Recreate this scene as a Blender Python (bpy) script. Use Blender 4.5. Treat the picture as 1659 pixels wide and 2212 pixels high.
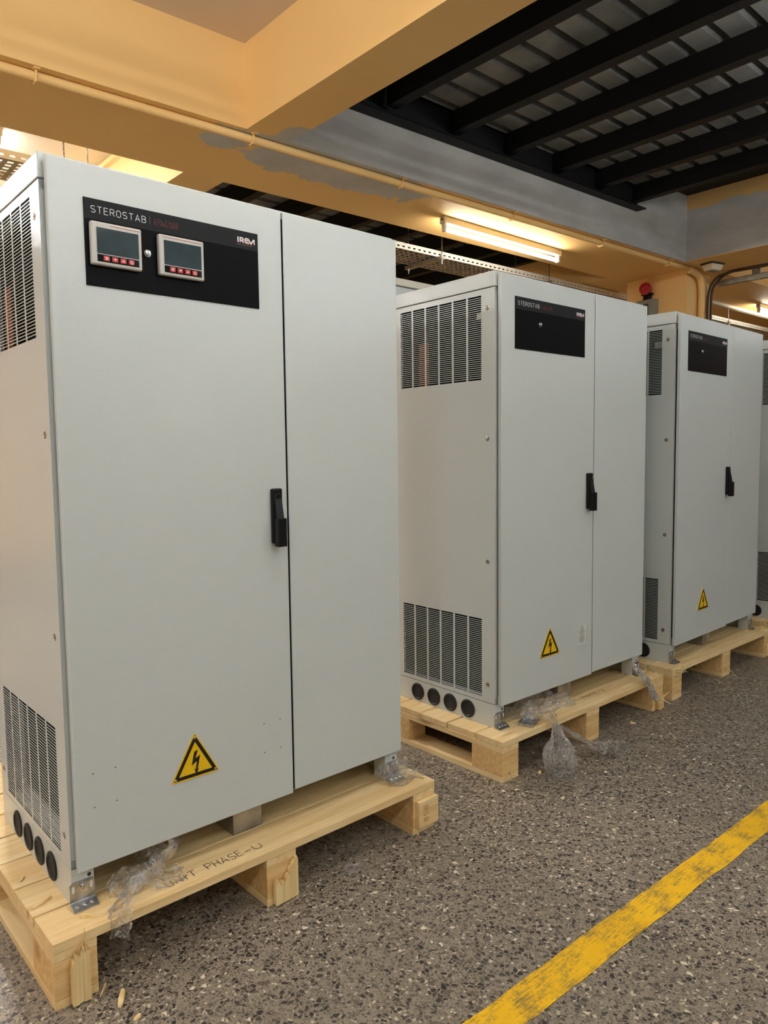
import bpy, bmesh, math, random
from mathutils import Vector, Matrix, noise

for o in list(bpy.data.objects):
    bpy.data.objects.remove(o, do_unlink=True)
scene = bpy.context.scene
COL = scene.collection
RND = random.Random(7)

# ------------------------------------------------------------------ camera
def cam_matrix(yaw, pitch, roll, loc):
    cy, sy, cp, sp = math.cos(yaw), math.sin(yaw), math.cos(pitch), math.sin(pitch)
    f = Vector((sy * cp, cy * cp, sp)); r = Vector((cy, -sy, 0)); u = r.cross(f)
    cr, sr = math.cos(roll), math.sin(roll)
    r2 = r * cr + u * sr; u2 = u * cr - r * sr
    m = Matrix((r2, u2, -f)).transposed().to_4x4()
    m.translation = loc
    return m
cd = bpy.data.cameras.new('camera')
cd.sensor_fit = 'HORIZONTAL'; cd.sensor_width = 36.0
cd.lens = 1588.87 / 1659.0 * 36.0
cd.clip_start = 0.02; cd.clip_end = 100
cam = bpy.data.objects.new('camera', cd); COL.objects.link(cam)
cam.matrix_world = cam_matrix(math.radians(41.5147), math.radians(-4.4902), math.radians(-0.7103), Vector((-0.5096, -1.5867, 1.1243)))
scene.camera = cam

# ------------------------------------------------------------------ world, exposure
w = bpy.data.worlds.new('hall_world'); scene.world = w; w.use_nodes = True
w.node_tree.nodes['Background'].inputs[0].default_value = (0.9, 0.95, 1.0, 1)
w.node_tree.nodes['Background'].inputs[1].default_value = 0.02
vs = scene.view_settings
vs.view_transform = 'Standard'; vs.look = 'None'; vs.gamma = 1.0; vs.use_curve_mapping = False
vs.exposure = 0.66

# light output of the fluorescent battens: (x, y, z of the batten's middle, axis, watts, colour)
COOL = (0.86, 0.95, 1.0); WARM = (1.0, 0.93, 0.80); NEUT = (0.97, 0.985, 1.0)
HALL_LAMPS = [
    ((0.40, -0.70, 2.72), 'x', 16, NEUT, 'front left bay above the first cabinet'),
    ((0.70, -2.80, 2.72), 'x', 24, COOL, 'front left bay behind the camera'),
    ((-2.30, -2.20, 2.72), 'x', 46, COOL, 'left of the camera in the front bay'),
    ((1.447, -1.25, 2.60), 'y', 8, NEUT, 'under the cross beam above the aisle'),
    ((3.10, -0.80, 2.72), 'x', 11, NEUT, 'deck bay above the aisle'),
    ((3.70, -3.55, 2.72), 'x', 27, COOL, 'deck bay on the far side of the aisle'),
    ((7.40, -3.50, 2.72), 'x', 14, COOL, 'right bay on the far side of the aisle'),
    ((7.00, -0.60, 2.38), 'x', 12, NEUT, 'right bay hung low over the aisle'),
    ((-2.60, 0.40, 2.72), 'y', 68, NEUT, 'left end of the front bay'),
    ((-1.00, 3.40, 2.90), 'y', 95, NEUT, 'rear left bay, left of the picture'),
    ((-1.20, -6.00, 2.72), 'x', 38, COOL, 'added fill by the white wall behind the camera'),  # unseen lamp, added to brighten the lower cabinet fronts
    ((3.20, -6.20, 2.72), 'x', 34, COOL, 'added fill by the white wall in the deck bay'),  # unseen lamp, added to even out the fronts and lift the grey beam
]

# ------------------------------------------------------------------ helpers
class MB:
    def __init__(s): s.v = []; s.f = []
    def _add(s, vs_, fs):
        b = len(s.v); s.v += [tuple(p) for p in vs_]; s.f += [tuple(i + b for i in f) for f in fs]; return s
    def box(s, x0, x1, y0, y1, z0, z1):
        return s._add([(x0,y0,z0),(x1,y0,z0),(x1,y1,z0),(x0,y1,z0),(x0,y0,z1),(x1,y0,z1),(x1,y1,z1),(x0,y1,z1)],
                      [(0,3,2,1),(4,5,6,7),(0,1,5,4),(1,2,6,5),(2,3,7,6),(3,0,4,7)])
    def hexa(s, p): # 8 points, order as box
        return s._add(p, [(0,3,2,1),(4,5,6,7),(0,1,5,4),(1,2,6,5),(2,3,7,6),(3,0,4,7)])
    def prism(s, poly, fn0, fn1):
        n = len(poly); a = [fn0(*p) for p in poly]; b = [fn1(*p) for p in poly]
        return s._add(a + b, [tuple(range(n))[::-1], tuple(range(n, 2*n))] + [(i, (i+1) % n, n + (i+1) % n, n + i) for i in range(n)])
    def cyl(s, p0, p1, r, n=16, r1=None, cap=True):
        p0 = Vector(p0); p1 = Vector(p1); d = (p1 - p0).normalized()
        a = d.orthogonal().normalized(); b = d.cross(a); r1 = r if r1 is None else r1
        va = [p0 + (a*math.cos(t) + b*math.sin(t))*r for t in [2*math.pi*i/n for i in range(n)]]
        vb = [p1 + (a*math.cos(t) + b*math.sin(t))*r1 for t in [2*math.pi*i/n for i in range(n)]]
        fs = [(i, (i+1) % n, n + (i+1) % n, n + i) for i in range(n)]
        if cap: fs += [tuple(range(n))[::-1], tuple(range(n, 2*n))]
        return s._add(va + vb, fs)
    def tube(s, pts, r, n=10):
        pts = [Vector(p) for p in pts]; rings = []; up = None
        for i, p in enumerate(pts):
            d = (pts[min(i+1, len(pts)-1)] - pts[max(i-1, 0)]).normalized()
            if up is None: up = d.orthogonal().normalized()
            a = (up - d*up.dot(d)).normalized(); up = a; b = d.cross(a)
            rings.append([p + (a*math.cos(2*math.pi*k/n) + b*math.sin(2*math.pi*k/n))*r for k in range(n)])
        fs = []
        for i in range(len(rings)-1):
            for k in range(n): fs.append((i*n+k, i*n+(k+1) % n, (i+1)*n+(k+1) % n, (i+1)*n+k))
        fs += [tuple(range(n))[::-1], tuple((len(rings)-1)*n + k for k in range(n))]
        return s._add([q for r_ in rings for q in r_], fs)
    def lathe(s, prof, centre, axis, n=24): # prof [(r, t)] along axis
        c = Vector(centre); d = Vector(axis).normalized(); a = d.orthogonal().normalized(); b = d.cross(a); vs_ = []
        for r, t in prof:
            vs_ += [c + d*t + (a*math.cos(2*math.pi*k/n) + b*math.sin(2*math.pi*k/n))*r for k in range(n)]
        fs = [(i*n+k, i*n+(k+1) % n, (i+1)*n+(k+1) % n, (i+1)*n+k) for i in range(len(prof)-1) for k in range(n)]
        fs += [tuple(range(n))[::-1], tuple((len(prof)-1)*n + k for k in range(n))]
        return s._add(vs_, fs)
    def ribbon(s, pts, wd, fn, closed=False):
        P = [Vector(p).to_2d() if len(p) == 3 else Vector(p) for p in pts]; n = len(P); L = []; R = []
        for i in range(n):
            if closed: a, b = P[i-1], P[(i+1) % n]
            else: a, b = P[max(i-1, 0)], P[min(i+1, n-1)]
            d1 = (P[i]-a).normalized() if (P[i]-a).length > 1e-9 else (b-P[i]).normalized()
            d2 = (b-P[i]).normalized() if (b-P[i]).length > 1e-9 else d1
            t = (d1 + d2); t = t.normalized() if t.length > 1e-6 else d1
            nr = Vector((-t.y, t.x)); c = max(0.45, nr.dot(Vector((-d1.y, d1.x))))
            e = wd*0.5/c
            L.append(P[i] + nr*e); R.append(P[i] - nr*e)
        m = n if closed else n-1
        return s._add([fn(*q) for q in L] + [fn(*q) for q in R], [(n+i, n+(i+1) % n, (i+1) % n, i) for i in range(m)])
    def mesh(s, name, smooth=False):
        me = bpy.data.meshes.new(name); me.from_pydata(s.v, [], s.f); me.validate(); me.update()
        bm = bmesh.new(); bm.from_mesh(me); bmesh.ops.recalc_face_normals(bm, faces=bm.faces); bm.to_mesh(me); bm.free()
        if smooth:
            for p in me.polygons: p.use_smooth = True
        return me

def tag(o, label=None, cat=None, group=None, kind=None):
    if label: o['label'] = label
    if cat: o['category'] = cat
    if group: o['group'] = group
    if kind: o['kind'] = kind
    return o
def empty(name, loc=(0,0,0), rz=0, **k):
    o = bpy.data.objects.new(name, None); COL.objects.link(o); o.empty_display_size = 0.1
    o.location = loc; o.rotation_euler = (0, 0, rz); return tag(o, **k)
MESHES = {}
def obj(name, mb, mat, parent=None, smooth=False, bevel=0, key=None, loc=None, auto=False, seg=2, **k):
    if key and key in MESHES: me = MESHES[key]
    else:
        me = mb().mesh(name, smooth) if callable(mb) else mb.mesh(name, smooth)
        me.materials.append(mat)
        if auto: me.shade_smooth() if hasattr(me, 'shade_smooth') else None
        if key: MESHES[key] = me
    o = bpy.data.objects.new(name, me); COL.objects.link(o)
    if parent: o.parent = parent
    if loc: o.location = loc
    if bevel:
        b = o.modifiers.new('bevel', 'BEVEL'); b.width = bevel; b.segments = seg; b.limit_method = 'ANGLE'; b.angle_limit = math.radians(40)
    return tag(o, **k)

# ------------------------------------------------------------------ materials
def lin(c): # sRGB 0-255 -> linear
    return tuple(((x/255)/12.92 if x/255 <= 0.04045 else (((x/255)+0.055)/1.055)**2.4) for x in c)
class NT:
    def __init__(s, name):
        s.m = bpy.data.materials.new(name); s.m.use_nodes = True; s.t = s.m.node_tree; s.n = s.t.nodes; s.n.clear()
        s.out = s.n.new('ShaderNodeOutputMaterial')
    def node(s, typ, **k):
        n = s.n.new(typ)
        for a, b in k.items():
            if a.startswith('i_'):
                nm = a[2:]; nm = int(nm) if nm.isdigit() else nm.replace('_', ' ')
                n.inputs[nm].default_value = b
            else: setattr(n, a, b)
        return n
    def link(s, a, b): s.t.links.new(a, b)
    def coords(s, scale=(1,1,1), kind='Object', rand=False):
        tc = s.node('ShaderNodeTexCoord'); mp = s.node('ShaderNodeMapping'); mp.inputs['Scale'].default_value = scale
        s.link(tc.outputs[kind], mp.inputs['Vector'])
        if rand:
            oi = s.node('ShaderNodeObjectInfo'); cx = s.node('ShaderNodeVectorMath', operation='SCALE'); cx.inputs[0].default_value = (7.3, 5.1, 9.7)
            s.link(oi.outputs['Random'], cx.inputs['Scale']); s.link(cx.outputs[0], mp.inputs['Location'])
        return mp.outputs[0]
    def ramp(s, fac, stops, interp='LINEAR'):
        r = s.node('ShaderNodeValToRGB'); r.color_ramp.interpolation = interp; e = r.color_ramp.elements
        while len(e) < len(stops): e.new(0.5)
        for x, (p, c) in zip(e, stops): x.position = p; x.color = (*c, 1) if len(c) == 3 else c
        s.link(fac, r.inputs[0]); return r.outputs[0]
    def mix(s, fac, a, b):
        m = s.node('ShaderNodeMix', data_type='RGBA')
        for i, x in ((0, fac), (6, a), (7, b)):
            if hasattr(x, 'links') or hasattr(x, 'is_linked'): s.link(x, m.inputs[i])
            else: m.inputs[i].default_value = x if i == 0 else (*x, 1)
        return m.outputs[2]
    def math(s, op, a, b=None, c=None):
        m = s.node('ShaderNodeMath', operation=op)
        for i, x in enumerate((a, b, c)):
            if x is None: continue
            if hasattr(x, 'is_linked'): s.link(x, m.inputs[i])
            else: m.inputs[i].default_value = x
        return m.outputs[0]
    def noise(s, vec, scale, detail=2, rough=0.5):
        n = s.node('ShaderNodeTexNoise'); n.inputs['Scale'].default_value = scale; n.inputs['Detail'].default_value = detail; n.inputs['Roughness'].default_value = rough
        s.link(vec, n.inputs['Vector']); return n.outputs['Fac']
    def bsdf(s, color=None, rough=0.5, metal=0.0, bump=None, bstr=0.3, bdist=0.001, spec=0.5):
        b = s.node('ShaderNodeBsdfPrincipled')
        if hasattr(color, 'is_linked'): s.link(color, b.inputs['Base Color'])
        else: b.inputs['Base Color'].default_value = (*color, 1)
        if hasattr(rough, 'is_linked'): s.link(rough, b.inputs['Roughness'])
        else: b.inputs['Roughness'].default_value = rough
        b.inputs['Metallic'].default_value = metal; b.inputs['Specular IOR Level'].default_value = spec
        if bump is not None:
            bp = s.node('ShaderNodeBump'); bp.inputs['Strength'].default_value = bstr; bp.inputs['Distance'].default_value = bdist
            s.link(bump, bp.inputs['Height']); s.link(bp.outputs[0], b.inputs['Normal'])
        s.link(b.outputs[0], s.out.inputs[0]); s.b = b; return s.m
M = {}
def plain(name, c, rough=0.5, metal=0.0, spec=0.5):
    M[name] = NT(name).bsdf(lin(c), rough, metal, spec=spec)
def mottled(name, c1, c2, scale=6, rough=0.6, metal=0.0, bstr=0.1, fine=120):
    t = NT(name); v = t.coords(rand=True); n = t.noise(v, scale, 4)
    M[name] = t.bsdf(t.mix(t.ramp(n, [(0.35, (0,0,0)), (0.65, (1,1,1))]), lin(c1), lin(c2)), rough, metal, bump=t.noise(v, fine, 3), bstr=bstr, bdist=0.002)

# textured powder coat
t = NT('powder_coat'); v = t.coords()
n1 = t.noise(v, 420, 1.0, 0.5)
nn = t.noise(v, 1.3, 2)
M['paint'] = t.bsdf(t.mix(nn, lin((194, 199, 196)), lin((201, 206, 203))), 0.10, 0, bump=n1, bstr=0.42, bdist=0.0011, spec=0.5)
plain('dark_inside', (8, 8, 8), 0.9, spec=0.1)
plain('fascia_black', (9, 9, 10), 0.4, spec=0.07)
plain('fascia_header', (34, 35, 37), 0.48, spec=0.1)
plain('print_white', (225, 225, 225), 0.5)
plain('print_grey', (120, 120, 120), 0.5)
plain('print_red', (116, 40, 36), 0.5)
plain('logo_red', (205, 60, 45), 0.5)
plain('bezel', (190, 186, 178), 0.35)
plain('button_red', (190, 45, 42), 0.35)
plain('black_plastic', (6, 6, 6), 0.35, spec=0.3)
plain('black_rubber', (15, 15, 16), 0.55)
plain('rubber_hole', (24, 24, 25), 0.7)
plain('sign_yellow', (236, 190, 10), 0.4)
plain('sign_black', (14, 13, 12), 0.45)
plain('chrome', (200, 200, 200), 0.18, 1.0)
mottled('zinc', (150, 152, 155), (200, 204, 208), 40, 0.3, 1.0, 0.05)
mottled('galvanised', (150, 148, 142), (186, 184, 176), 18, 0.42, 0.85, 0.05)
plain('sticker', (214, 214, 208), 0.5)
plain('sticker_ink', (70, 69, 62), 0.6)
plain('siren_red', (170, 22, 22), 0.35)
plain('grey_box', (140, 138, 128), 0.5)
plain('lamp_white', (222, 214, 196), 0.4)
plain('ivory', (216, 204, 172), 0.45)
plain('copper', (150, 80, 50), 0.4, 0.6)
plain('marker_ink', (52, 42, 30), 0.6)
plain('marker_red', (176, 82, 42), 0.6)
plain('steel_black', (12, 12, 13), 0.6, spec=0.3)
plain('pin_dark', (40, 40, 38), 0.5)
plain('cable_brown', (74, 56, 38), 0.5)
plain('tray_white', (240, 238, 232), 0.45)
t = NT('screen_glass'); v = t.coords((1, 1, 1)); n = t.noise(v, 22, 2)
M['screen'] = t.bsdf(t.mix(n, lin((44, 54, 58)), lin((62, 76, 80))), 0.10, 0, bump=n, bstr=0.10, bdist=0.004)

# plaster paint: yellow with grey primer where the builders patched it
def plaster(name, base, base2, rough=0.65):
    t = NT(name); v = t.coords(); n = t.noise(v, 2.2, 5); f = t.noise(v, 60, 4)
    M[name] = t.bsdf(t.mix(n, lin(base), lin(base2)), rough, 0, bump=f, bstr=0.08, bdist=0.004)
plaster('yellow_plaster', (238, 194, 124), (242, 201, 133))
plaster('pink_plaster', (214, 196, 176), (220, 202, 182))
plaster('white_plaster', (232, 226, 214), (238, 232, 222))
plaster('wall_orange', (228, 184, 120), (232, 190, 126))
def patched(name, build):
    t = NT(name); v = t.coords(); sep = t.node('ShaderNodeSeparateXYZ'); t.link(v, sep.inputs[0])
    X, Y, Z = sep.outputs
    n = t.noise(v, 2.2, 5); f = t.noise(v, 60, 4)
    yel = t.mix(n, lin((238, 194, 124)), lin((242, 201, 133)))
    st = t.noise(t.coords((1.2, 1.2, 3.0)), 2.6, 6, 0.6)
    gry = t.mix(t.ramp(st, [(0.3, (0,0,0)), (0.7, (1,1,1))]), lin((180, 178, 174)), lin((206, 204, 200)))
    mask = build(t, X, Y, Z, v)
    M[name] = t.bsdf(t.mix(mask, yel, gry), 0.65, 0, bump=f, bstr=0.08, bdist=0.004)
def mask_long(t, X, Y, Z, v):
    # front face of the deck bay, and a ragged brushed patch on the soffit
    wob = t.noise(v, 4.5, 4, 0.6)
    yf = t.math('MULTIPLY_ADD', X, -0.0382, 1.450)           # front edge line
    dy = t.math('SUBTRACT', Y, yf)
    face = t.math('MULTIPLY', t.math('LESS_THAN', dy, 0.012), t.math('MULTIPLY', t.math('GREATER_THAN', X, 1.50), t.math('LESS_THAN', X, 5.4)))
    a = t.math('DIVIDE', t.math('SUBTRACT', X, 1.95), 0.78)
    b = t.math('DIVIDE', t.math('SUBTRACT', dy, 0.12), 0.26)
    r = t.math('ADD', t.math('MULTIPLY', a, a), t.math('MULTIPLY', b, b))
    r = t.math('ADD', r, t.math('MULTIPLY', t.math('SUBTRACT', wob, 0.5), 2.4))
    spot = t.math('MULTIPLY', t.math('LESS_THAN', r, 0.75), t.math('LESS_THAN', Z, 2.603))
    strip = t.math('MULTIPLY', t.math('LESS_THAN', t.math('ADD', dy, t.math('MULTIPLY', wob, 0.03)), 0.035), t.math('MULTIPLY', t.math('GREATER_THAN', X, 1.45), t.math('LESS_THAN', X, 5.3)))
    return t.math('MAXIMUM', face, t.math('MAXIMUM', spot, strip))
patched('beam_long_paint', mask_long)
def mask_far(t, X, Y, Z, v):
    wob = t.noise(v, 4.0, 3)
    h = t.math('ADD', Z, t.math('MULTIPLY', wob, 0.12))
    return t.math('MULTIPLY', t.math('LESS_THAN', h, 3.06), t.math('GREATER_THAN', Z, 2.605))
patched('beam_far_paint', mask_far)
def mask_cross(t, X, Y, Z, v):
    wob = t.noise(v, 7, 4, 0.6)
    a = t.math('DIVIDE', t.math('SUBTRACT', X, 1.56), 0.13); b = t.math('DIVIDE', t.math('SUBTRACT', Y, 1.40), 0.20)
    r = t.math('ADD', t.math('ADD', t.math('MULTIPLY', a, a), t.math('MULTIPLY', b, b)), t.math('MULTIPLY', t.math('SUBTRACT', wob, 0.5), 2.0))
    return t.math('MULTIPLY', t.math('LESS_THAN', r, 0.8), t.math('LESS_THAN', Z, 2.604))
patched('beam_cross_paint', mask_cross)

# terrazzo
t = NT('terrazzo'); v = t.coords()
dis = t.node('ShaderNodeTexNoise'); dis.inputs['Scale'].default_value = 60; t.link(v, dis.inputs['Vector'])
va = t.node('ShaderNodeVectorMath', operation='SCALE'); va.inputs['Scale'].default_value = 0.012; t.link(dis.outputs['Color'], va.inputs[0])
vb = t.node('ShaderNodeVectorMath', operation='ADD'); t.link(v, vb.inputs[0]); t.link(va.outputs[0], vb.inputs[1]); vv = vb.outputs[0]
def chips(scale, lo, hi, thr):
    c = t.node('ShaderNodeTexVoronoi', feature='F1'); c.inputs['Scale'].default_value = scale; t.link(vv, c.inputs['Vector'])
    e = t.node('ShaderNodeTexVoronoi', feature='DISTANCE_TO_EDGE'); e.inputs['Scale'].default_value = scale; t.link(vv, e.inputs['Vector'])
    sp = t.node('ShaderNodeSeparateColor'); t.link(c.outputs['Color'], sp.inputs[0])
    inside = t.math('GREATER_THAN', e.outputs['Distance'], thr)
    return sp.outputs, inside
s1, in1 = chips(92, 0, 1, 0.10); s2, in2 = chips(160, 0, 1, 0.09)
big = t.noise(v, 1.6, 5)
matrix = t.mix(big, lin((132, 121, 105)), lin((158, 146, 128)))
matrix = t.mix(t.ramp(t.noise(v, 520, 2), [(0.3, (0,0,0)), (0.7, (1,1,1))]), matrix, t.mix(0.5, lin((104, 94, 81)), lin((170, 157, 138))))
small = t.ramp(s2[1], [(0.0, lin((58, 52, 47))), (0.20, lin((92, 83, 72))), (0.45, lin((114, 104, 91))), (0.70, lin((138, 127, 111))), (0.94, lin((204, 192, 168)))], 'CONSTANT')
small = t.mix(t.math('MULTIPLY', t.noise(v, 700, 2), 0.45), small, lin((128, 117, 102)))
c1 = t.mix(in2, matrix, small)
bigc = t.ramp(s1[0], [(0.0, lin((54, 49, 45))), (0.10, lin((72, 66, 59))), (0.22, lin((98, 89, 78))), (0.5, lin((150, 136, 116))), (0.985, lin((210, 198, 174)))], 'CONSTANT')
pick = t.math('MULTIPLY', in1, t.ramp(s1[0], [(0.0, (1,1,1)), (0.32, (0,0,0)), (0.985, (1,1,1))], 'CONSTANT'))
M['terrazzo'] = t.bsdf(t.mix(pick, c1, bigc), 0.48, 0, bump=t.noise(v, 300, 2), bstr=0.05, bdist=0.001, spec=0.4)
# worn yellow floor paint: the worn-through places show the floor's own colours
t2 = NT('line_paint'); v2 = t2.coords((1, 1, 1)); streak = t2.noise(t2.coords((3.5, 34, 1)), 6, 6, 0.65); blot = t2.noise(v2, 13, 5, 0.62); fine = t2.noise(v2, 130, 3, 0.6)
ws = t2.math('ADD', t2.math('MULTIPLY', streak, 0.40), t2.math('ADD', t2.math('MULTIPLY', blot, 0.42), t2.math('MULTIPLY', fine, 0.18)))
wear = t2.ramp(ws, [(0.475, (0,0,0)), (0.60, (1,1,1))])
yel = t2.mix(t2.noise(v2, 30, 3), lin((246, 196, 16)), lin((232, 176, 12)))
M['line'] = t2.bsdf(t2.mix(wear, yel, lin((132, 112, 62))), 0.5)

# pine: grain along x or y or z
def wood(name, axis, c1=(224, 190, 132), c2=(246, 224, 176), c3=(160, 116, 66)):
    t = NT(name); sc = {'x': (0.9, 14, 14), 'y': (14, 0.9, 14), 'z': (14, 14, 0.9), 'b': (3, 22, 22)}[axis]
    v = t.coords(sc, rand=True); n = t.noise(v, 3.2, 6, 0.62)
    big = t.noise(t.coords((1,1,1), rand=True), 5, 3)
    knots = t.node('ShaderNodeTexVoronoi'); knots.inputs['Scale'].default_value = 1.0
    ks = {'x': (3.2, 11, 11), 'y': (11, 3.2, 11), 'z': (11, 11, 3.2), 'b': (6, 6, 6)}[axis]
    t.link(t.coords(ks, rand=True), knots.inputs['Vector'])
    kn = t.ramp(knots.outputs['Distance'], [(0.05, (1,1,1)), (0.17, (0,0,0))])
    c = t.mix(t.ramp(n, [(0.35, (0,0,0)), (0.68, (1,1,1))]), lin(c1), lin(c2))
    c = t.mix(t.math('MULTIPLY', t.ramp(big, [(0.5, (0,0,0)), (0.75, (1,1,1))]), 0.5), c, lin(c1))
    c = t.mix(t.math('MULTIPLY', kn, 0.75), c, lin(c3))
    oi = t.node('ShaderNodeObjectInfo')
    c = t.mix(t.math('MULTIPLY', oi.outputs['Random'], 0.28), c, lin((196, 152, 92)))
    M[name] = t.bsdf(c, 0.62, 0, bump=n, bstr=0.25, bdist=0.003, spec=0.3)
wood('pine_x', 'x'); wood('pine_y', 'y'); wood('pine_z', 'z', (222, 188, 126), (242, 220, 168)); wood('pine_block', 'b', (212, 170, 110), (240, 208, 150))
wood('pine_old', 'y', (150, 112, 66), (186, 148, 96))
# corrugated deck and steel
mottled('deck_metal', (120, 120, 118), (150, 149, 144), 5, 0.45, 0.35, 0.03)
# stretch film
t = NT('stretch_film'); v = t.coords(rand=True)
tr = t.node('ShaderNodeBsdfTransparent'); gl = t.node('ShaderNodeBsdfGlossy'); gl.inputs['Roughness'].default_value = 0.07
df = t.node('ShaderNodeBsdfTranslucent'); df.inputs[0].default_value = (0.9, 0.88, 0.86, 1); d2 = t.node('ShaderNodeBsdfDiffuse'); d2.inputs[0].default_value = (0.92, 0.9, 0.88, 1)
bp = t.node('ShaderNodeBump'); bp.inputs['Strength'].default_value = 0.7; bp.inputs['Distance'].default_value = 0.006
wv = t.noise(v, 95, 3, 0.6); t.link(wv, bp.inputs['Height']); t.link(bp.outputs[0], gl.inputs['Normal'])
lw = t.node('ShaderNodeLayerWeight'); lw.inputs[0].default_value = 0.35; t.link(bp.outputs[0], lw.inputs['Normal'])
m0 = t.node('ShaderNodeMixShader'); m0.inputs[0].default_value = 0.5; t.link(df.outputs[0], m0.inputs[1]); t.link(d2.outputs[0], m0.inputs[2])
def crinkle(sc):
    q = t.math('ABSOLUTE', t.math('SUBTRACT', t.noise(v, sc, 2, 0.55), 0.5)); return t.ramp(q, [(0.0, (1,1,1)), (0.012, (0.45,0.45,0.45)), (0.035, (0,0,0))])
crease_glint = t.math('MAXIMUM', crinkle(22), crinkle(48))  # whitened creases that also paint in the film's white glints
wfac = t.math('MULTIPLY_ADD', crease_glint, 0.42, 0.07)
m1 = t.node('ShaderNodeMixShader'); t.link(wfac, m1.inputs[0]); t.link(tr.outputs[0], m1.inputs[1]); t.link(m0.outputs[0], m1.inputs[2])
m2 = t.node('ShaderNodeMixShader'); t.link(t.math('MULTIPLY_ADD', lw.outputs['Fresnel'], 0.55, 0.05), m2.inputs[0]); t.link(m1.outputs[0], m2.inputs[1]); t.link(gl.outputs[0], m2.inputs[2])
t.link(m2.outputs[0], t.out.inputs[0]); M['film'] = t.m
def emit(name, c, s):
    t = NT(name); e = t.node('ShaderNodeEmission'); e.inputs[0].default_value = (*c, 1); e.inputs[1].default_value = s
    t.link(e.outputs[0], t.out.inputs[0]); M[name] = t.m
emit('tube_glow', (1.0, 0.93, 0.78), 38.0)
emit('tube_glow_cool', (1.0, 0.95, 0.88), 26.0)

# ------------------------------------------------------------------ stroke lettering
def arc(cx, cy, rx, ry, a0, a1, n=8):
    return [(cx + rx*math.cos(math.radians(a0 + (a1-a0)*i/n)), cy + ry*math.sin(math.radians(a0 + (a1-a0)*i/n))) for i in range(n+1)]
FONT = {
 'S': ([arc(.3,.74,.3,.26,35,270)+arc(.3,.25,.3,.25,90,-145)], .6), 'T': ([[(0,1),(.62,1)],[(.31,1),(.31,0)]], .62),
 'E': ([[(.55,1),(0,1),(0,0),(.55,0)],[(0,.52),(.48,.52)]], .55), 'R': ([[(0,0),(0,1),(.32,1)]+arc(.32,.74,.26,.26,90,-90)+[(0,.48)],[(.3,.48),(.6,0)]], .6),
 'O': ([[(0,.7)]+arc(.3,.7,.3,.3,180,0)+arc(.3,.3,.3,.3,0,-180)+[(0,.7)]], .6), 'A': ([[(0,0),(.33,1),(.66,0)],[(.12,.32),(.54,.32)]], .66),
 'B': ([[(0,0),(0,1),(.3,1)]+arc(.3,.76,.25,.24,90,-90)+[(0,.52)],[(.3,.52)]+arc(.32,.26,.28,.26,90,-90)+[(0,0)]], .6),
 'V': ([[(0,1),(.32,0),(.64,1)]], .64), 'L': ([[(0,1),(0,0),(.5,0)]], .5), 'I': ([[(.05,1),(.05,0)]], .1), 'G': ([arc(.3,.7,.3,.3,25,180)+arc(.3,.3,.3,.3,180,360)+[(.6,.48),(.34,.48)]], .6),
 'P': ([[(0,0),(0,1),(.3,1)]+arc(.3,.74,.26,.26,90,-90)+[(0,.48)]], .56), 'H': ([[(0,1),(0,0)],[(.55,1),(.55,0)],[(0,.5),(.55,.5)]], .55),
 'U': ([[(0,1),(.04,.15),(.12,0),(.45,0),(.5,.15),(.52,1)]], .52), 'N': ([[(0,0),(0,1),(.5,0),(.5,1)]], .5), '-': ([[(0,.45),(.4,.45)]], .4), ' ': ([], .45),
 'M': ([[(0,0),(0,1),(.4,.2),(.8,1),(.8,0)]], .8), '8': ([arc(.28,.75,.22,.25,-90,270,12), arc(.28,.26,.28,.26,90,450,12)], .56), '5': ([[(.5,1),(.08,1),(.04,.58)]+arc(.25,.3,.28,.3,130,-140)], .55),
}
def text(mb, s, h, wd, fn, x=0.0, y=0.0, track=0.22, width=None, jitter=0, rr=None):
    adv = sum((FONT[c][1] + track) for c in s) - track
    k = 1.0 if width is None else width/(adv*h)
    for c in s:
        st, cw = FONT[c]; dx = rr.uniform(-jitter, jitter) if rr else 0; sl = rr.uniform(-.15, .15)*jitter*4 if rr else 0
        for pl in st:
            mb.ribbon([(x + (px + py*sl)*h*k, y + (py + dx)*h) for px, py in pl], wd, fn)
        x += (cw + track)*h*k
    return mb
def font_text(name, body, size, mat, parent, place, bold=0.0):
    cu = bpy.data.curves.new('t', 'FONT'); cu.body = body; cu.size = size; cu.offset = bold
    o = bpy.data.objects.new('t', cu); COL.objects.link(o)
    dg = bpy.context.evaluated_depsgraph_get(); me = bpy.data.meshes.new_from_object(o.evaluated_get(dg))
    bpy.data.objects.remove(o); bpy.data.curves.remove(cu)
    for vv_ in me.vertices: vv_.co = place(vv_.co.x, vv_.co.y)
    me.materials.clear(); me.materials.append(mat); me.name = name
    n = bpy.data.objects.new(name, me); COL.objects.link(n); n.parent = parent; return n

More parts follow.
